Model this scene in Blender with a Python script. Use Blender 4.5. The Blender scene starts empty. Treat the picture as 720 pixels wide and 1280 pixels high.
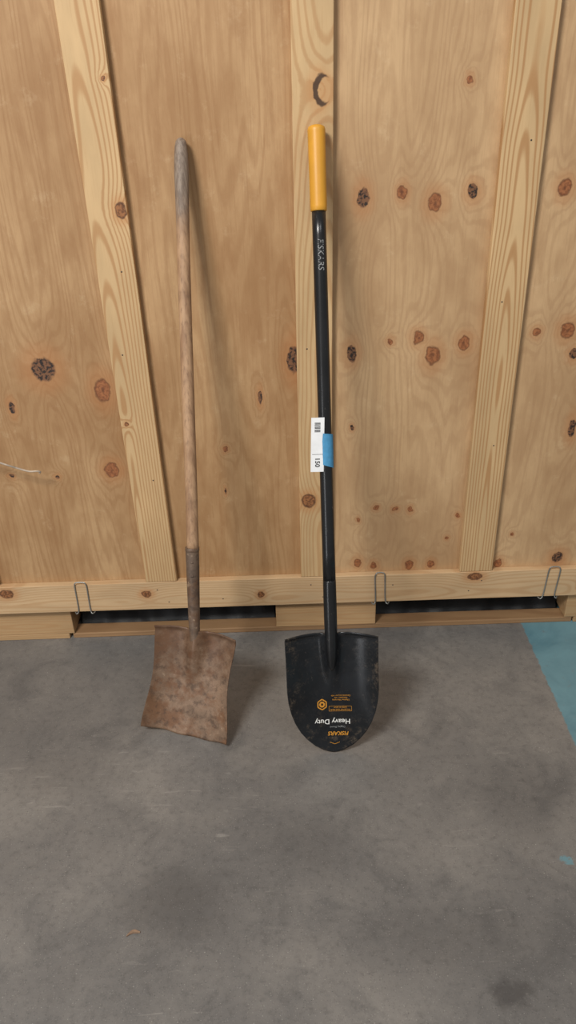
import bpy, math, random
from mathutils import Vector, Matrix
random.seed(7)
S = bpy.context.scene
COL = S.collection

def lin(c):
    return tuple(((v/255)/12.92 if v/255 <= .04045 else ((v/255+.055)/1.055)**2.4) for v in c)+(1,)

# ------------------------------------------------------------------ node DSL
class NT:
    def __init__(s, name, rough=.6):
        s.mat = bpy.data.materials.new(name); s.mat.use_nodes = True
        s.t = s.mat.node_tree; s.n = s.t.nodes; s.l = s.t.links
        s.bsdf = s.n["Principled BSDF"]; s.bsdf.inputs["Roughness"].default_value = rough
        s.co = s.n.new("ShaderNodeTexCoord").outputs["Object"]
    def put(s, sock, v):
        if v is None: return
        if isinstance(v, bpy.types.NodeSocket): s.l.new(v, sock)
        else: sock.default_value = v
    def m(s, op, a, b=None, c=None, clamp=False):
        k = s.n.new("ShaderNodeMath"); k.operation = op; k.use_clamp = clamp
        s.put(k.inputs[0], a); s.put(k.inputs[1], b); s.put(k.inputs[2], c)
        return k.outputs[0]
    def v(s, op, a, b=None):
        k = s.n.new("ShaderNodeVectorMath"); k.operation = op
        s.put(k.inputs[0], a); s.put(k.inputs[1], b)
        return k.outputs["Value"] if op in ("LENGTH", "DOT_PRODUCT", "DISTANCE") else k.outputs["Vector"]
    def sep(s, a):
        k = s.n.new("ShaderNodeSeparateXYZ"); s.put(k.inputs[0], a); return k.outputs
    def comb(s, x, y, z):
        k = s.n.new("ShaderNodeCombineXYZ"); s.put(k.inputs[0], x); s.put(k.inputs[1], y); s.put(k.inputs[2], z); return k.outputs[0]
    def noise(s, co, scale=1, detail=4, rough=.55, dist=0, col=False):
        k = s.n.new("ShaderNodeTexNoise"); s.put(k.inputs["Vector"], co)
        k.inputs["Scale"].default_value = scale; k.inputs["Detail"].default_value = detail
        k.inputs["Roughness"].default_value = rough; k.inputs["Distortion"].default_value = dist
        return k.outputs["Color"] if col else k.outputs["Fac"]
    def ss(s, x, a, b, lo=0., hi=1.):
        k = s.n.new("ShaderNodeMapRange"); k.interpolation_type = 'SMOOTHSTEP'
        s.put(k.inputs[0], x); k.inputs[1].default_value = a; k.inputs[2].default_value = b
        k.inputs[3].default_value = lo; k.inputs[4].default_value = hi
        return k.outputs[0]
    def mix(s, f, a, b, mode='MIX'):
        k = s.n.new("ShaderNodeMix"); k.data_type = 'RGBA'; k.blend_type = mode
        s.put(k.inputs[0], f); s.put(k.inputs[6], a); s.put(k.inputs[7], b)
        return k.outputs[2]
    def hsv(s, c, sat=1., val=1., hue=.5):
        k = s.n.new("ShaderNodeHueSaturation"); s.put(k.inputs["Color"], c)
        k.inputs["Saturation"].default_value = sat; k.inputs["Value"].default_value = val; k.inputs["Hue"].default_value = hue
        return k.outputs[0]
    def bump(s, h, strength=.3, dist=.002):
        k = s.n.new("ShaderNodeBump"); k.inputs["Strength"].default_value = strength
        k.inputs["Distance"].default_value = dist; s.put(k.inputs["Height"], h)
        s.l.new(k.outputs[0], s.bsdf.inputs["Normal"])
    def color(s, c): s.put(s.bsdf.inputs["Base Color"], c)
    def rough(s, r): s.put(s.bsdf.inputs["Roughness"], r)
    def ell(s, co, x, z, rx, rz):
        return s.v("LENGTH", s.v("MULTIPLY", s.v("SUBTRACT", co, (x, 0, z)), (1/rx, 0, 1/rz)))
    def knots(s, co, lst):
        """smallest normalised elliptical distance to a list of (x,z,rx,rz)"""
        out = None
        for k in lst:
            d = s.ell(co, *k)
            out = d if out is None else s.m("MINIMUM", out, d)
        return out

def simple(name, rgb, rough=.5, metal=0, var=.15, vscale=30):
    t = NT(name, rough)
    c = lin(rgb)
    n = t.noise(t.co, vscale, 5)
    dark = tuple(v*(1-var*2) for v in c[:3])+(1,)
    t.color(t.mix(t.ss(n, .3, .7), dark, tuple(min(1, v*(1+var)) for v in c[:3])+(1,)))
    t.bsdf.inputs["Metallic"].default_value = metal
    return t.mat

# ------------------------------------------------------------------ materials
def black_steel(name, rough=.28, col=(20, 22, 24), scratch=.4, dust=0., metal=0.):
    t = NT(name, rough)
    n = t.noise(t.v("MULTIPLY", t.co, (160, 160, 22)), 1, 5, .7)
    n2 = t.noise(t.co, 38, 6, .75, 1.0)
    d = t.noise(t.co, 10, 4, .6)
    c = t.mix(t.ss(d, .3, .7), lin(col), lin(tuple(int(v*1.3+2) for v in col)))
    m = t.m("MULTIPLY", t.ss(n, .60, .72), t.ss(n2, .5, .62))
    c = t.mix(t.m("MULTIPLY", m, scratch), c, lin((120, 112, 104)))
    if dust:
        x, y, z = t.sep(t.co)
        low = t.ss(z, .02, .12, 1., .15)
        side = t.ss(t.m("ABSOLUTE", t.m("SUBTRACT", x, .097)), .07, .11, .1, 1.)
        dn = t.noise(t.co, 42, 8, .8)
        c = t.mix(t.m("MULTIPLY", t.m("MULTIPLY", t.ss(dn, .50, .68), t.m("MAXIMUM", low, side)), dust), c, lin((112, 98, 82)))
        t.rough(t.ss(dn, .35, .7, rough*.85, rough*1.6))
    t.color(c)
    t.bsdf.inputs["Metallic"].default_value = metal
    return t.mat
M_blk = black_steel("black_painted_steel", .19, (26, 28, 31), .35, .6, .2)
M_shaft = black_steel("black_powder_coat", .26, (20, 21, 23), .55)

def plywood():
    t = NT("plywood_veneer", .6)
    x, y, z = t.sep(t.co)
    step = t.m("ADD", t.m("MULTIPLY", t.m("GREATER_THAN", x, -.38), 3.1), t.m("MULTIPLY", t.m("GREATER_THAN", x, .08), 4.7))
    step = t.m("ADD", step, t.m("MULTIPLY", t.m("GREATER_THAN", x, .54), 2.3))
    co = t.comb(t.m("ADD", x, step), y, z)
    warp = t.noise(t.co, 60, 3, col=True)
    wco = t.v("ADD", t.comb(x, 0., z), t.v("MULTIPLY", t.v("SUBTRACT", warp, (.5, .5, .5)), (.014, 0, .018)))
    brown = [(-.463,.802,.019,.030),(-.471,.576,.018,.020),(.282,1.249,.010,.014),(.358,1.226,.0155,.019),(.376,.866,.017,.024),
             (.338,.913,.013,.016),(.452,.895,.013,.017),(.706,.919,.016,.02),(.650,1.248,.014,.018),(.631,.917,.009,.011),
             (.268,.905,.007,.008),(.245,.236,.009,.011),(.348,.235,.011,.014),(.411,.235,.009,.012),(.608,.230,.012,.015),
             (.198,.249,.010,.013),(.477,.395,.005,.006),(.451,.324,.005,.006),(.415,1.468,.006,.008),(-.161,.625,.006,.007),
             (.246,.43,.007,.008),(.3,.425,.007,.007),(.343,.421,.006,.009),(.198,.393,.005,.007),(.638,.328,.005,.006),
             (-1.05,1.1,.02,.03),(-1.2,.6,.02,.022),(1.05,.9,.018,.024),(1.2,1.25,.016,.02),(1.35,.5,.02,.02),(-.55,1.86,.018,.025),(.3,1.9,.016,.02)]
    dark = [(-.603,.863,.030,.031),(-.702,.763,.007,.017),(-.621,.56,.006,.006),(-.743,.567,.006,.006),(.026,.866,.016,.036),
            (-.062,.769,.005,.018),(.194,1.240,.013,.022),(.442,1.247,.012,.016),(.173,.877,.012,.022),(.733,.858,.012,.014),
            (.759,.654,.01,.026),(.176,.675,.004,.007),(.781,.243,.016,.018),(-.17,.50,.003,.008),(-1.3,.9,.02,.03),(1.1,.6,.012,.02)]
    kb = t.knots(wco, brown); kd = t.knots(wco, dark)
    kmin = t.m("MINIMUM", kb, kd)
    swell = t.m("EXPONENT", t.m("MULTIPLY", kmin, -.45))
    g = t.noise(t.v("MULTIPLY", co, (5.5, 1, .55)), 1, 3, .45)
    ph = t.m("ADD", t.m("MULTIPLY", g, 24.), t.m("MULTIPLY", swell, 6.))
    lines = t.m("SINE", t.m("MULTIPLY", ph, 6.283))
    fiber = t.noise(t.v("MULTIPLY", co, (260, 1, 9)), 1, 3, .6)
    blot = t.noise(t.v("MULTIPLY", co, (5, 1, 2.2)), 1, 5, .6)
    blot2 = t.noise(t.v("MULTIPLY", co, (26, 1, 9)), 1, 5, .7)
    blot3 = t.noise(t.v("MULTIPLY", co, (14, 1, 14)), 1, 6, .75)
    c = t.mix(t.ss(blot, .3, .72), lin((172, 132, 91)), lin((210, 172, 128)))
    c = t.mix(t.ss(blot2, .40, .75, 0, .45), c, lin((156, 111, 71)))
    c = t.mix(t.ss(blot3, .55, .7, 0, .30), c, lin((226, 196, 156)))
    c = t.mix(t.ss(lines, -.2, 1, 0, .28), c, lin((148, 102, 61)))
    c = t.mix(t.ss(fiber, .45, .8, 0, .35), c, lin((146, 104, 66)))
    left = t.m("LESS_THAN", x, -.38)
    c = t.mix(t.m("MULTIPLY", left, .22), c, lin((150, 108, 68)))
    mid = t.m("MULTIPLY", t.m("GREATER_THAN", x, -.38), t.m("LESS_THAN", x, .08))
    c = t.mix(t.m("MULTIPLY", mid, .18), c, lin((170, 123, 79)))
    right = t.m("GREATER_THAN", x, .08)
    c = t.mix(t.m("MULTIPLY", right, .20), c, lin((230, 197, 158)))
    c = t.hsv(c, 1.0, .90, .5025)
    c = t.mix(t.ss(kmin, 1.0, 3.0, .42, 0), c, lin((176, 117, 70)))
    kn = t.noise(wco, 130, 3)
    kc = t.mix(t.ss(kn, .35, .65), lin((126, 76, 46)), lin((164, 106, 66)))
    c = t.mix(t.ss(kb, .9, 1.1, 1, 0), c, kc)
    rim = t.m("MULTIPLY", t.ss(kb, .8, .98), t.ss(kb, 1.0, 1.2, 1, 0))
    c = t.mix(t.m("MULTIPLY", rim, .55), c, lin((92, 56, 34)))
    c = t.mix(t.ss(kb, .1, .35, .5, 0), c, lin((84, 50, 32)))
    dc = t.mix(t.ss(kn, .42, .56), lin((42, 32, 28)), lin((122, 84, 58)))
    c = t.mix(t.ss(kd, .85, 1.1, 1, 0), c, dc)
    t.color(c)
    t.bump(t.m("ADD", t.m("MULTIPLY", fiber, .5), t.ss(kd, .7, 1.0)), .25, .001)
    return t.mat

def pine(name, centre, knots, horiz=False, seed=0, depth=.02, slope=.03, amt=1., light=(210, 177, 131), darkc=(166, 117, 69), axis0=0., crescent=False):
    t = NT(name, .6)
    x, y, z = t.sep(t.co)
    a, l = (z, x) if horiz else (x, z)     # across, along
    co = t.comb(t.m("ADD", a, seed*3.7), y, t.m("ADD", l, seed*1.3))
    w = t.noise(t.v("MULTIPLY", co, (6, 6, 1.6)), 1, 2, .5)
    warp = t.noise(t.co, 70, 3, col=True)
    wco = t.v("ADD", t.comb(x, 0., z), t.v("MULTIPLY", t.v("SUBTRACT", warp, (.5, .5, .5)), (.010, 0, .010)))
    ax = t.m("SUBTRACT", a, centre)
    dd = t.m("ADD", t.m("MULTIPLY", t.m("SUBTRACT", l, axis0), slope), t.m("ADD", t.m("MULTIPLY", t.m("SUBTRACT", w, .5), .05), depth))
    r = t.m("SQRT", t.m("ADD", t.m("MULTIPLY", ax, ax), t.m("MULTIPLY", dd, dd)))
    ph = t.m("MULTIPLY", r, 6.283/.0075)
    k = t.knots(wco, knots) if knots else None
    if crescent:
        kk = t.ell(wco, .098, 1.459, .020, .030)
        ph = t.m("ADD", ph, t.m("MULTIPLY", t.m("EXPONENT", t.m("MULTIPLY", kk, -.45)), 30.))
    if k is not None:
        ph = t.m("ADD", ph, t.m("MULTIPLY", t.m("EXPONENT", t.m("MULTIPLY", k, -.5)), 22.))
    ring = t.m("SINE", ph)
    fiber = t.noise(t.v("MULTIPLY", co, (300, 300, 10)), 1, 3, .6)
    blot = t.noise(t.v("MULTIPLY", co, (9, 9, 2.5)), 1, 4, .6)
    c = t.mix(t.ss(blot, .3, .7), lin(light), lin(tuple(int(v*.90) for v in light)))
    c = t.mix(t.ss(ring, -.1, 1, 0, .62*amt), c, lin(darkc))
    c = t.mix(t.ss(fiber, .5, .8, 0, .25), c, lin(darkc))
    if k is not None:
        c = t.mix(t.ss(k, 1.0, 2.6, .5, 0), c, lin((186, 126, 74)))
        kn = t.noise(wco, 140, 3)
        c = t.mix(t.ss(k, .9, 1.1, 1, 0), c, t.mix(t.ss(kn, .4, .6), lin((104, 66, 40)), lin((156, 104, 64))))
        rim = t.m("MULTIPLY", t.ss(k, .75, .95), t.ss(k, 1.0, 1.2, 1, 0))
        c = t.mix(t.m("MULTIPLY", rim, .6), c, lin((76, 48, 32)))
    if crescent:
        c = t.mix(t.ss(kk, .7, 2.2, .45, 0), c, lin((190, 134, 82)))
        outer = t.ss(t.ell(wco, .101, 1.459, .020, .031), .9, 1.05, 1, 0)
        inner = t.ss(t.ell(wco, .109, 1.459, .016, .023), .9, 1.1, 0, 1)
        c = t.mix(t.m("MULTIPLY", t.m("MULTIPLY", outer, inner), .92), c, lin((58, 38, 28)))
    t.color(c)
    t.bump(t.m("ADD", t.m("MULTIPLY", ring, .2), fiber), .2, .0008)
    return t.mat

def concrete():
    t = NT("stained_concrete", .5)
    x, y, z = t.sep(t.co)
    n1 = t.noise(t.co, 1.7, 6, .6)
    n2 = t.noise(t.co, 6.5, 8, .68, .6)
    n3 = t.noise(t.co, 60, 5, .7)
    n4 = t.noise(t.v("ADD", t.co, (7, 3, 0)), 2.6, 7, .65, .4)
    sp = t.noise(t.co, 330, 2, .5)
    c = t.mix(t.ss(n1, .32, .68), lin((104, 103, 102)), lin((130, 127, 123)))
    c = t.mix(t.ss(n2, .45, .72, 0, .54), c, lin((78, 77, 77)))
    c = t.mix(t.ss(n4, .50, .70, 0, .32), c, lin((146, 142, 136)))
    c = t.mix(t.ss(n3, .45, .8, 0, .50), c, lin((68, 67, 67)))
    c = t.mix(t.ss(sp, .60, .75, 0, .55), c, lin((54, 54, 55)))
    c = t.mix(t.ss(sp, .36, .25, 0, .50), c, lin((186, 183, 178)))
    warp = t.noise(t.co, 14, 5, .7, col=True)
    wco = t.v("ADD", t.co, t.v("MULTIPLY", t.v("SUBTRACT", warp, (.5, .5, .5)), (.12, .12, 0)))
    def blob(x0, y0, rx, ry):
        return t.v("LENGTH", t.v("MULTIPLY", t.v("SUBTRACT", wco, (x0, y0, 0)), (1/rx, 1/ry, 0)))
    for (x0, y0, rx, ry, a) in [(-.27,-.86,.11,.09,.32),(.385,-1.055,.04,.035,.60),(.02,-.72,.10,.08,.2),(.52,-.62,.12,.1,.2),(.3,-.95,.2,.07,.18),(-.6,-.5,.15,.08,.18)]:
        c = t.mix(t.ss(blob(x0, y0, rx, ry), .3, 1.4, a, 0), c, lin((56, 55, 56)))
    sc = t.noise(t.v("MULTIPLY", t.v("ADD", t.co, (2, 2, 0)), (9, 60, 1)), 1, 4, .6, .5)
    c = t.mix(t.m("MULTIPLY", t.ss(sc, .60, .72), t.ss(n4, .48, .60, 0, .40)), c, lin((170, 166, 160)))
    wx = t.m("ADD", x, t.m("MULTIPLY", t.m("SUBTRACT", t.noise(t.co, 40, 4, .7), .5), .018))
    stripe = t.m("MULTIPLY", t.ss(wx, .704, .709), t.ss(wx, .92, .925, 1, 0))
    worn = t.ss(t.noise(t.co, 22, 6, .7), .28, .42, .3, .90)
    teal = t.mix(t.ss(n2, .3, .7), lin((84, 128, 142)), lin((108, 152, 164)))
    c = t.mix(t.m("MULTIPLY", stripe, worn), c, teal)
    spot = t.ss(t.v("LENGTH", t.v("MULTIPLY", t.v("SUBTRACT", wco, (.58, -.785, 0)), (60, 110, 0))), .6, 1.3, .6, 0)
    c = t.mix(spot, c, lin((90, 150, 165)))
    t.color(c)
    t.rough(t.ss(n2, .3, .7, .36, .56))
    t.bump(t.m("ADD", n3, t.m("MULTIPLY", sp, .4)), .25, .0012)
    return t.mat

def rusty(name, base=(146, 119, 97), rustc=(116, 79, 52), darkc=(76, 58, 46), topdark=False):
    t = NT(name, .62)
    n1 = t.noise(t.co, 14, 6, .65, .5); n2 = t.noise(t.v("ADD", t.co, (3, 1, 5)), 45, 6, .7)
    n3 = t.noise(t.v("ADD", t.co, (9, 4, 1)), 13, 7, .7); n4 = t.noise(t.co, 420, 3, .6)
    c = t.mix(t.ss(n1, .35, .65), lin(base), lin(tuple(int(v*.82) for v in base)))
    c = t.mix(t.ss(n3, .46, .60, 0, .80), c, lin(rustc))
    c = t.mix(t.ss(n2, .48, .66, 0, .70), c, lin(darkc))
    c = t.mix(t.ss(n2, .42, .28, 0, .50), c, lin((188, 164, 138)))
    if topdark:
        x, y, z = t.sep(t.co)
        zz = t.m("ADD", z, t.m("MULTIPLY", t.m("SUBTRACT", n3, .5), .45))
        c = t.mix(t.ss(zz, .12, .24, 0, .6), c, lin((90, 62, 42)))
        xx = t.m("ADD", x, t.m("MULTIPLY", t.m("SUBTRACT", n1, .5), .12))
        c = t.mix(t.ss(xx, -.385, -.335, .45, 0), c, lin((102, 74, 52)))
    c = t.mix(t.ss(n4, .5, .8, 0, .4), c, lin(darkc))
    t.color(c); t.bsdf.inputs["Metallic"].default_value = .15
    t.rough(t.ss(n1, .3, .7, .42, .68))
    t.bump(t.m("ADD", n2, t.m("MULTIPLY", n4, .6)), .35, .001)
    return t.mat

def ash_handle():
    t = NT("weathered_ash", .6)
    x, y, z = t.sep(t.co)
    f1 = t.noise(t.v("MULTIPLY", t.co, (220, 220, 9)), 1, 4, .6)
    f2 = t.noise(t.v("MULTIPLY", t.co, (50, 50, 4)), 1, 4, .6)
    sm = t.noise(t.co, 9, 5, .65)
    c = t.mix(t.ss(f2, .35, .65), lin((150, 116, 87)), lin((180, 145, 112)))
    c = t.mix(t.ss(f1, .48, .75, 0, .55), c, lin((96, 70, 52)))
    c = t.mix(t.ss(sm, .5, .68, 0, .6), c, lin((114, 87, 67)))
    c = t.mix(t.ss(sm, .4, .3, 0, .35), c, lin((196, 166, 134)))
    top = t.ss(t.m("ADD", z, t.m("MULTIPLY", sm, .1)), 1.22, 1.33)
    c = t.mix(t.m("MULTIPLY", top, .8), c, t.mix(t.ss(f1, .35, .65), lin((136, 126, 116)), lin((104, 94, 86))))
    t.color(c); t.bump(f1, .3, .0008)
    return t.mat

M_ply = plywood()
M_conc = concrete()
M_rust = rusty("rusted_steel_blade", topdark=True)
M_sock = rusty("rusted_steel_socket", (116, 97, 82), (100, 73, 53), (70, 57, 49))
M_ash = ash_handle()
M_yel = simple("yellow_grip_plastic", (214, 154, 50), .42, 0, .04, 20)
M_wht = simple("white_print", (222, 222, 218), .6, 0, .02)
M_gry = simple("grey_print", (140, 142, 142), .6, 0, .02)
M_org = simple("orange_print", (196, 136, 46), .5, 0, .03)
M_ink = simple("black_ink", (26, 26, 28), .7, 0, .05)
M_paper = simple("white_paper", (226, 228, 230), .7, 0, .03)
M_tape = simple("blue_masking_tape", (70, 142, 186), .75, 0, .06, 120)
M_wire = simple("galvanised_wire", (150, 152, 150), .35, .6, .1)
M_slot_shade = simple("slot_shade_black", (22, 24, 27), .5, 0, .2, 12)  # near-black colour that paints the shade in the pallet slots
M_cable = simple("grey_twig_wire", (172, 158, 142), .6, 0, .25, 40)
M_chip = simple("wood_chip_bark", (146, 120, 98), .8, 0, .15, 80)
M_nail = simple("nail_steel", (96, 88, 80), .45, .7, .1)

# ------------------------------------------------------------------ mesh helpers
def new_obj(name, verts, faces, mat, parent=None, smooth=False):
    me = bpy.data.meshes.new(name); me.from_pydata([tuple(v) for v in verts], [], faces); me.update()
    ob = bpy.data.objects.new(name, me); COL.objects.link(ob)
    me.materials.append(mat)
    if smooth: me.polygons.foreach_set("use_smooth", [True]*len(me.polygons))
    if parent: ob.parent = parent
    return ob
def empty(name):
    e = bpy.data.objects.new(name, None); COL.objects.link(e); e.empty_display_size = .1; return e
def board(name, corners_xz, y0, y1, mat, parent, bev=.002):
    v = [(x, y0, z) for x, z in corners_xz]+[(x, y1, z) for x, z in corners_xz]
    f = [(0, 1, 2, 3), (7, 6, 5, 4), (0, 4, 5, 1), (1, 5, 6, 2), (2, 6, 7, 3), (3, 7, 4, 0)]
    ob = new_obj(name, v, f, mat, parent)
    if bev:
        b = ob.modifiers.new("bevel", 'BEVEL'); b.width = bev; b.segments = 2
    return ob
def box(name, x0, x1, y0, y1, z0, z1, mat, parent, bev=.002):
    return board(name, [(x0, z0), (x1, z0), (x1, z1), (x0, z1)], y0, y1, mat, parent, bev)
def tube(name, pts, rad, mat, parent, seg=24, cap=True):
    pts = [Vector(p) for p in pts]; n = len(pts)
    if not hasattr(rad, "__len__"): rad = [rad]*n
    verts, faces = [], []
    up = None
    for i, p in enumerate(pts):
        d = (pts[min(i+1, n-1)]-pts[max(i-1, 0)]).normalized()
        if up is None:
            up = Vector((1, 0, 0)) if abs(d.x) < .8 else Vector((0, 0, 1))
        a = (up-d*up.dot(d)).normalized(); b = d.cross(a); up = a
        for k in range(seg):
            an = 2*math.pi*k/seg
            verts.append(p+(a*math.cos(an)+b*math.sin(an))*rad[i])
    for i in range(n-1):
        for k in range(seg):
            k2 = (k+1) % seg
            faces.append((i*seg+k, i*seg+k2, (i+1)*seg+k2, (i+1)*seg+k))
    if cap:
        faces.append(tuple(reversed(range(seg)))); faces.append(tuple(range((n-1)*seg, n*seg)))
    return new_obj(name, verts, faces, mat, parent, True)
def spline(pts, n=12):
    P = [Vector(p) for p in pts]; P = [P[0]*2-P[1]]+P+[P[-1]*2-P[-2]]; out = []
    for i in range(1, len(P)-2):
        for k in range(n):
            t = k/n
            out.append(.5*((2*P[i])+(P[i+1]-P[i-1])*t+(2*P[i-1]-5*P[i]+4*P[i+1]-P[i+2])*t*t+(3*P[i]-P[i-1]-3*P[i+1]+P[i+2])*t**3))
    out.append(P[-2]); return out
def lerp_tab(tab, x):
    if x <= tab[0][0]: return tab[0][1]
    for (a, b), (c, d) in zip(tab, tab[1:]):
        if x <= c: return b+(d-b)*(x-a)/(c-a)
    return tab[-1][1]
def sst(x, a, b):
    t = max(0, min(1, (x-a)/(b-a))); return t*t*(3-2*t)

# ------------------------------------------------------------------ room
new_obj("floor", [(-3, -4.5, 0), (3, -4.5, 0), (3, 1.6, 0), (-3, 1.6, 0)], [(0, 1, 2, 3)], M_conc)

XW = 1.75; ZT = 2.45
wall = empty("wall_back")
box("plywood_sheets", -XW, XW, .02, .034, .118, ZT, M_ply, wall, 0)
def stud(name, zb, cb, zt, ct, w, mat):
    k = (ct-cb)/(1.63-.22); c0 = cb; c1 = cb+k*(zt-.22)
    board(name, [(c0-w/2, zb), (c0+w/2, zb), (c1+w/2, zt), (c1-w/2, zt)], 0.0, .0199, mat, wall, .0018)
zt = ZT
stud("stud_1", .2175, -.3750, zt, -.3875, .090, pine("pine_stud_a", -.41, [(-.353,1.234,.012,.017),(-.354,1.494,.004,.005),(-.41,.716,.005,.005)], seed=1, depth=.012, slope=.03, axis0=.6))
stud("stud_2", .2175, .0755, zt, .082, .088, pine("pine_stud_b", .10, [(.058,.471,.018,.020)], seed=2, depth=.05, slope=.02, amt=.7, axis0=1.0, crescent=True))
stud("stud_3", .2175, .5405, zt, .538, .094, pine("pine_stud_c", .545, [(.515,1.70,.006,.008)], seed=3, depth=.003, slope=.028, amt=1.1, axis0=.35))
M_far = pine("pine_stud_far", -.3, [(-.86,.9,.01,.014),(1.02,1.2,.01,.014)], seed=4, depth=.03, slope=.01)
stud("stud_4", .2175, -.895, zt, -.90, .090, M_far)
stud("stud_5", .2175, 1.01, zt, 1.01, .090, M_far)
stud("stud_6", .2175, -1.33, zt, -1.33, .090, M_far)
stud("stud_7", .2175, 1.48, zt, 1.48, .090, M_far)
M_rail = pine("pine_rail", .15, [(-.831,.192,.020,.014),(-.423,.176,.014,.011),(-.088,.161,.010,.010),(.539,.200,.020,.012),(.86,.15,.01,.01)], horiz=True, seed=8, depth=.03, slope=.015, amt=.5, light=(210, 178, 137))
box("bottom_rail", -XW, XW, -.001, .0199, .120, .2165, M_rail, wall, .0018)
for i, (nx, nz) in enumerate([(-.39,.19),(-.36,.145),(.06,.19),(.095,.145),(.525,.15),(.56,.185),(-.2,.15),(.3,.18),(-.395,.9),(-.36,.55),(.06,.9),(.095,1.2),(.55,.62),(.53,1.0),(.555,1.35),(-.37,1.1)]):
    y = -.001 if nz < .22 else 0
    tube("nail_%d" % (i+1), [(nx, y-.0005, nz), (nx, y+.004, nz)], .0019, M_nail, wall, 12)

# pallet base under the crate
pal = empty("pallet_base")
M_pb = pine("pine_pallet_board", .05, [], horiz=True, seed=11, depth=.03, slope=.01, amt=.5, light=(160, 126, 90), darkc=(116, 82, 54))  # darker board tone: shade beneath the rail is put into the colour
M_pbl = pine("pine_pallet_block", .05, [], horiz=True, seed=12, depth=.03, slope=.01, amt=.45, light=(188, 154, 112))
box("bottom_deck_board", -.672, .86, .026, .074, 0.0, .018, M_pb, pal)
box("bottom_deck_board_left", -XW, -.682, .024, .098, 0.0, .020, M_pbl, pal)
box("bottom_deck_board_right", .865, XW, .024, .098, 0.0, .020, M_pbl, pal)
for nm, a, b in (("block_left", -1.1, -.665), ("block_mid", -.047, .256), ("block_right", .835, 1.1)):
    box(nm, a, b, .023, .62, .0185 if nm == "block_mid" else .0205, .118, M_pbl, pal)
box("block_far_left", -XW, -1.45, .023, .62, .0205, .118, M_pbl, pal)
box("block_far_right", 1.45, XW, .023, .62, .0205, .118, M_pbl, pal)
box("top_deck", -XW, XW, .036, .62, .1185, .132, M_pb, pal, 0)
box("rear_shade_board", -XW, XW, .621, .64, 0, .132, M_pb, pal, 0)  # unseen board, added at the back to keep light out of the slots
for nm, a, b in (("slot_shade_left", -.655, -.052), ("slot_shade_right", .262, .828)):  # added black sheets standing in for the deep shade inside the slots
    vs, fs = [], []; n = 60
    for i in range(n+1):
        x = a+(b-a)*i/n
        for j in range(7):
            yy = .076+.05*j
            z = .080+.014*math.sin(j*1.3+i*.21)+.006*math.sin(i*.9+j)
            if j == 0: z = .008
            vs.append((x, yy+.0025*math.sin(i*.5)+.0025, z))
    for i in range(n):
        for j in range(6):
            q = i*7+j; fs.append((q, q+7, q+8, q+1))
    new_obj(nm, vs, fs, M_slot_shade, pal, True)

# wire clips hooked over the rail
def clip(x0, x1, nm, lean):
    y = -.0035
    pts = [(x0-.012+lean, y+.006, .117), (x0-.006+lean, y-.004, .117), (x0+lean*.8, y, .130), (x0, y, .205), (x0+.002, y-.001, .222), (x0+.008, y, .2265), (x1-.008, y, .2265), (x1-.002, y-.001, .222),
           (x1, y, .205), (x1+lean*.8, y, .130), (x1+.006+lean, y-.004, .117), (x1+.012+lean, y+.006, .117)]
    tube(nm, spline(pts, 6), .0018, M_wire, None, 8)
clip(-.628, -.593, "wire_clip", -.002)
clip(.247, .276, "wire_clip.001", .004)
clip(.752, .786, "wire_clip.002", -.006)

# stiff loose wire poking out from the left
tube("loose_wire", spline([(-1.05, .0175, .70), (-.95, .005, .688), (-.84, -.03, .662), (-.76, -.035, .640), (-.71, -.035, .620), (-.675, -.035, .607), (-.655, -.033, .6055), (-.647, -.030, .602), (-.650, -.028, .597)], 8), .0024, M_cable, None, 10)

# wood chip on floor
vs = []; n = 9
for k in range(n):
    t = k/(n-1); w = .0032*math.sin(math.pi*(.12+.8*t))
    for s_ in (-1, 1):
        for h in (0.0003, .003):
            vs.append((-.352+.026*t, -.925+s_*w+.010*t+.004*math.sin(t*4), h+.0015*math.sin(t*3)*(h > .001)))
fs = []
for k in range(n-1):
    a = 4*k; b = a+4
    fs += [(a, b, b+1, a+1), (a+1, b+1, b+3, a+3), (a+3, b+3, b+2, a+2), (a+2, b+2, b, a)]
fs += [(0, 1, 3, 2), (4*n-4, 4*n-2, 4*n-1, 4*n-3)]
new_obj("wood_chip", vs, fs, M_chip)

# ------------------------------------------------------------------ frames
class Frame:
    """local (x across, n toward viewer side, s along)"""
    def __init__(s, base, tip, yawdeg):
        s.o = Vector(base); s.A = (Vector(tip)-s.o).normalized(); s.L = (Vector(tip)-s.o).length
        y = math.radians(yawdeg)
        w = Vector((math.cos(y), -math.sin(y), 0))
        s.W = (w-s.A*w.dot(s.A)).normalized()
        s.N = s.A.cross(s.W) * -1
        if s.N.y > 0: s.N = -s.N
    def p(s, x, n, a): return s.o+s.W*x+s.N*n+s.A*a

def blade_mesh(name, fr, surf, mat, parent, nu=56, nv=56, thick=.0022):
    vs, fs = [], []
    for j in range(nv+1):
        for i in range(nu+1):
            u = math.sin((i/nu-.5)*math.pi); vs.append(fr.p(*surf(u, j/nv)))
    for j in range(nv):
        for i in range(nu):
            q = j*(nu+1)+i; fs.append((q, q+1, q+nu+2, q+nu+1))
    ob = new_obj(name, vs, fs, mat, parent, True)
    so = ob.modifiers.new("thickness", 'SOLIDIFY'); so.thickness = thick; so.offset = -1
    return ob

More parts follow.
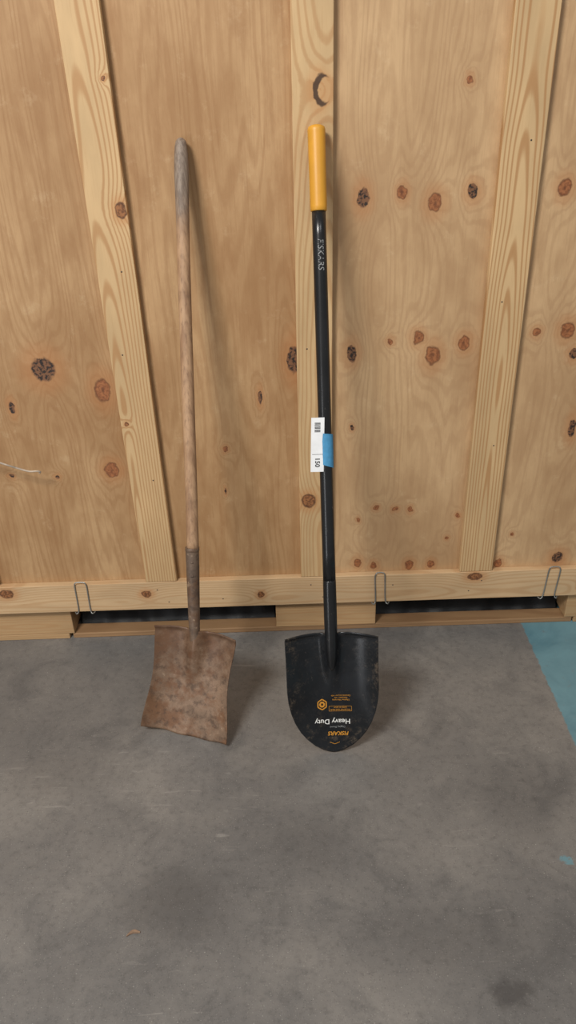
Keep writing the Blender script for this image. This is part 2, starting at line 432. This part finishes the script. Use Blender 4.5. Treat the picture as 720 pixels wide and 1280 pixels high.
# ------------------------------------------------------------------ square shovel
sq = empty("square_point_shovel")
B0 = (-.286, -.393, .003); B1 = (-.240, -.282, .262)
F1 = Frame(B0, B1, 12.8); L1 = F1.L
def surf1(u, v):
    au = abs(u)
    sb = .010*au**2
    s = sb+v*(L1-sb)
    w = .1165-.016*sst(v, 0, .55)+.007*sst(v, .6, 1)
    x = u*w
    n = .026*au**3.2*(1-.2*v)
    n += .004*math.sin(u*2.2+v*2.0)*(1-v)           # worn, slightly warped
    h = .028*sst(v, .40, .95)
    wd = .010+.013*v
    n += h*math.exp(-(x/wd)**2)
    n += .010*sst(v, .955, 1)*sst(au, .2, .35)
    s += (-.004*sst(au, .45, 1.0)+.002)*sst(v, .7, 1)
    s += .0015*math.sin(u*9)*(1-v)
    return x, n, s
blade_mesh("blade", F1, surf1, M_rust, sq)
HT = Vector((-.204, .0035, 1.377)); HB = F1.p(0, .012, L1*.86)
ax = (HT-HB); HL = ax.length; ax.normalize()
def hp(s): return HB+ax*s
SK = .262   # socket length
tube("socket", [hp(s) for s in (0, .02, .05, .12, .2, SK-.006, SK)], [.010, .0125, .0140, .0152, .0162, .0168, .0164], M_sock, sq, 32)
tube("socket_collar", [hp(s) for s in (SK-.008, SK-.007, SK+.001, SK+.002)], [.0166, .0176, .0176, .0166], M_sock, sq, 32)
prof = [(SK-.01,.0150),(SK+.05,.0148),(.5,.0146),(.7,.0148),(.9,.0146),(1.0,.0146),(HL-.13,.0150),(HL-.07,.0162),(HL-.035,.0150),(HL-.018,.0136),(HL-.008,.0115),(HL-.002,.0075),(HL,.003)]
hs = [SK-.01+(HL-SK+.01-.14)*k/30 for k in range(31)]+[HL-.12+.012*k for k in range(8)]+[HL-.03,HL-.02,HL-.014,HL-.008,HL-.004,HL-.001,HL]
tube("wood_handle", [hp(s)+Vector((.0015*math.sin(s*5), 0, 0)) for s in hs], [lerp_tab(prof, s) for s in hs], M_ash, sq, 32)
for k, a in enumerate((.20, .235)):
    c = hp(a); tube("rivet_%d" % (k+1), [c+Vector((0, -.0145, -.003)), c+Vector((0, -.0185, -.004))], [.0042, .0032], M_sock, sq, 12)

# ------------------------------------------------------------------ round point shovel
rp = empty("round_point_shovel")
C0 = (.097, -.466, .003); C1 = (.0945, -.360, .306)
F2 = Frame(C0, C1, 1.0); L2 = F2.L
out = [(0,0),(.012,.002),(.028,.008),(.048,.020),(.066,.038),(.081,.059),(.093,.085),(.102,.116),(.107,.148),(.109,.178)]
def surf2(u, v):
    au = abs(u)
    W = .1105
    xx = au*W
    sb = lerp_tab(out, au*.109) if au < 1 else .178
    s = sb+v*(L2-sb)
    vv = s/L2
    w = W*(1+.01*sst(vv, .75, 1))
    x = u*w
    d = .014+.022*sst(vv, 0, .6)
    n = d*au**2.6
    h = .030*sst(vv, .42, .9)
    n += h*math.exp(-(x/(.010+.010*vv))**2)
    n += .012*sst(v, .95, 1)*sst(au, .16, .3)
    s += -.003*sst(au, .3, 1)*sst(v, .8, 1)
    return x, n, s
blade_mesh("blade", F2, surf2, M_blk, rp, 64, 64)
GT = Vector((.087, -.020, 1.393)); GB = F2.p(0, .014, L2*.80)
gx = (GT-GB); GL = gx.length; gx.normalize()
def gp(s): return GB+gx*s
tube("socket", [gp(s) for s in (-.035, -.02, 0, .03, .1, .19, .196, .2)], [.004, .0095, .0130, .0150, .0158, .0158, .0156, .0150], M_shaft, rp, 32)
tube("shaft", [gp(.19+(GL-.19-.15)*k/12) for k in range(13)], .0152, M_shaft, rp, 32)
g0 = GL-.172
tube("yellow_grip", [gp(s) for s in (g0, g0+.002, g0+.01, g0+.08, g0+.16, GL-.008, GL-.003, GL)], [.0160, .0178, .0182, .0184, .0190, .0192, .0175, .0120], M_yel, rp, 36)

# printed marks
def text_mesh(name, body, size, mapf, mat, parent, shear=0, align='CENTER', bold=0.0):
    cu = bpy.data.curves.new(name, 'FONT'); cu.body = body; cu.size = size; cu.shear = shear
    cu.align_x = align; cu.align_y = 'CENTER'; cu.offset = bold; cu.resolution_u = 3
    ob = bpy.data.objects.new(name+"_tmp", cu); COL.objects.link(ob)
    bpy.context.view_layer.update()
    me = bpy.data.meshes.new_from_object(ob.evaluated_get(bpy.context.evaluated_depsgraph_get()))
    bpy.data.objects.remove(ob)
    for v in me.vertices: v.co = mapf(v.co.x, v.co.y)
    me.materials.clear(); me.materials.append(mat)
    o = bpy.data.objects.new(name, me); COL.objects.link(o); o.parent = parent
    return o
def on_blade(x0, s0, rot=math.pi):
    cr, sr = math.cos(rot), math.sin(rot)
    def f(a, b):
        x = x0+a*cr-b*sr; s = s0+a*sr+b*cr
        u = max(-.98, min(.98, x/.1105)); sb = lerp_tab(out, abs(u)*.109)
        v = max(0, (s-sb)/(L2-sb)); X, n, s2 = surf2(u, v)
        return F2.p(X, n+.0012, s2)
    return f
text_mesh("label_heavy_duty", "Heavy Duty", .0185, on_blade(-.002, .084), M_wht, rp, bold=.0002)
text_mesh("label_subline", "Digging Shovel", .0065, on_blade(.010, .069), M_gry, rp)
text_mesh("label_brand", "FISKARS", .0145, on_blade(.012, .052), M_org, rp, shear=.2, bold=.0003)
text_mesh("label_text_1", "Lifetime Warranty\nGarantie a vie\nGarantia de por vida", .0058, on_blade(.020, .147), M_org, rp)
text_mesh("label_text_2", "Hardened steel blade\nLame en acier", .0058, on_blade(.018, .118), M_org, rp)
def polyline_on(name, pts, x0, s0, wdt, mat, closed=True):
    f = on_blade(x0, s0); vs, fs = [], []
    n = len(pts)
    for i in range(n if closed else n-1):
        a = Vector(pts[i]); b = Vector(pts[(i+1) % n])
        d = (b-a).normalized(); p = Vector((-d.y, d.x))*wdt/2
        m = 6
        for k in range(m):
            q0 = a+(b-a)*(k/m); q1 = a+(b-a)*((k+1)/m); base = len(vs)
            for q in (q0-p, q1-p, q1+p, q0+p): vs.append(f(q.x, q.y))
            fs.append((base, base+1, base+2, base+3))
    return new_obj(name, vs, fs, mat, rp)
hexp = [(.0120*math.cos(math.radians(60*k+30)), .0140*math.sin(math.radians(60*k+30))) for k in range(6)]
polyline_on("label_hexagon", hexp, -.027, .130, .0028, M_org)
hexi = [(.0056*math.cos(math.radians(60*k+30)), .0064*math.sin(math.radians(60*k+30))) for k in range(6)]
polyline_on("label_hexagon_core", hexi, -.027, .130, .0045, M_org)
polyline_on("label_frame", [(-.028, -.0065), (.028, -.0065), (.028, .0065), (-.028, .0065)], .018, .118, .0007, M_org)
polyline_on("label_arrow", [(-.012, .004), (.000, .009), (.012, .004)], .002, .032, .0012, M_org, False)

# shaft printing, running down the tube
Wg = Vector((1, 0, 0)); Wg = (Wg-gx*Wg.dot(gx)).normalized(); Ng = gx.cross(Wg)
if Ng.y > 0: Ng = -Ng
def on_shaft(s0, r=.0156, ang0=0.):
    def f(a, b):          # text x runs down the shaft
        an = b/r+ang0
        return gp(s0-a)+(Wg*math.sin(an)+Ng*math.cos(an))*r
    return f
text_mesh("shaft_brand_print", "FISKARS", .0185, on_shaft(GL-.262, .0156, .05), M_gry, rp, shear=.15)
def patch_shaft(name, quad, mat, r, nb=10, na=8):
    vs, fs = [], []
    P = [Vector(q) for q in quad]
    for j in range(na+1):
        for i in range(nb+1):
            a = i/nb; b = j/na
            q = (P[0]*(1-a)+P[1]*a)*(1-b)+(P[3]*(1-a)+P[2]*a)*b
            an = q.x/r
            vs.append(gp(q.y)+(Wg*math.sin(an)+Ng*math.cos(an))*r)
    for j in range(na):
        for i in range(nb):
            k = j*(nb+1)+i; fs.append((k, k+1, k+nb+2, k+nb+1))
    o = new_obj(name, vs, fs, mat, rp, True); return o
def s_of_z(z): return (z-GB.z)/gx.z
st, sb_ = s_of_z(.808), s_of_z(.690)
def tagp(x, s, e=0.):
    bend = .25*max(0, -x-.010)
    return gp(s)+Wg*x+Ng*(.0162-bend*.3+e)
def tagquad(name, x0, x1, s0, s1, mat, e, tilt=-.045):
    vs, fs = [], []; n = 6
    for j in range(n+1):
        for i in range(n+1):
            s = s0+(s1-s0)*j/n; x = x0+(x1-x0)*i/n+(s-(st+sb_)/2)*-tilt
            vs.append(tagp(x, s, e))
    for j in range(n):
        for i in range(n):
            k = j*(n+1)+i; fs.append((k, k+1, k+n+2, k+n+1))
    return new_obj(name, vs, fs, mat, rp, True)
tagquad("price_tag", -.034, -.004, sb_, st, M_paper, 0)
for k in range(9):
    q = st-.012-k*.0026
    tagquad("barcode_bar_%d" % (k+1), -.026, -.013, q, q+(.0016 if k % 3 else .0008), M_ink, .0006)
def tagtext(a, b):
    return tagp(-.019+b+(sb_+.022-a-(st+sb_)/2)*.045, sb_+.022-a, .0006)
text_mesh("tag_number", "150", .015, tagtext, M_ink, rp, bold=.0003)
tagquad("tag_rule", -.031, -.006, sb_+.040, sb_+.0408, M_ink, .0006)
patch_shaft("blue_tape", [(-.014, sb_+.018), (.022, sb_+.006), (.026, sb_+.084), (-.006, sb_+.088)], M_tape, .0180)

# ------------------------------------------------------------------ lights
def area(name, loc, target, size, power, color):
    L = bpy.data.lights.new(name, 'AREA'); L.shape = 'RECTANGLE'; L.size = size[0]; L.size_y = size[1]
    L.energy = power; L.color = color
    o = bpy.data.objects.new(name, L); COL.objects.link(o); o.location = loc
    o.rotation_euler = (Vector(target)-Vector(loc)).to_track_quat('-Z', 'Y').to_euler()
area("ceiling_light_main", (-1.5, -2.7, 3.6), (0, -.2, .5), (1.0, .7), 130, (1.0, .96, .90))
area("ceiling_light_side", (1.6, -3.6, 4.6), (0, -.3, .5), (1.6, .8), 34, (.98, .98, 1.0))
area("blade_sheen_fill", (-1.95, -2.95, .80), (.1, -.4, .60), (.55, 1.5), 17, (.97, .98, 1.0))  # invented low lamp, added to raise a sheen on the round blade
w = bpy.data.worlds.new("warehouse_ambient"); S.world = w; w.use_nodes = True
w.node_tree.nodes["Background"].inputs[0].default_value = (1.0, .975, .94, 1)
w.node_tree.nodes["Background"].inputs[1].default_value = .29

# ------------------------------------------------------------------ camera
th = math.radians(30); ro = math.radians(1.9)
Fw = Vector((0, math.cos(th), -math.sin(th))); U0 = Vector((0, math.sin(th), math.cos(th))); R0 = Vector((1, 0, 0))
R = R0*math.cos(ro)-U0*math.sin(ro); U = R0*math.sin(ro)+U0*math.cos(ro)
cam = bpy.data.cameras.new("camera"); co = bpy.data.objects.new("camera", cam); COL.objects.link(co)
co.matrix_world = Matrix(((R.x, U.x, -Fw.x, 0), (R.y, U.y, -Fw.y, -1.84), (R.z, U.z, -Fw.z, 1.5), (0, 0, 0, 1)))
cam.sensor_fit = 'VERTICAL'; cam.sensor_height = 24; cam.lens = 960/1280*24
cam.clip_start = .05
S.camera = co
S.view_settings.view_transform = 'Standard'
S.view_settings.look = 'None'
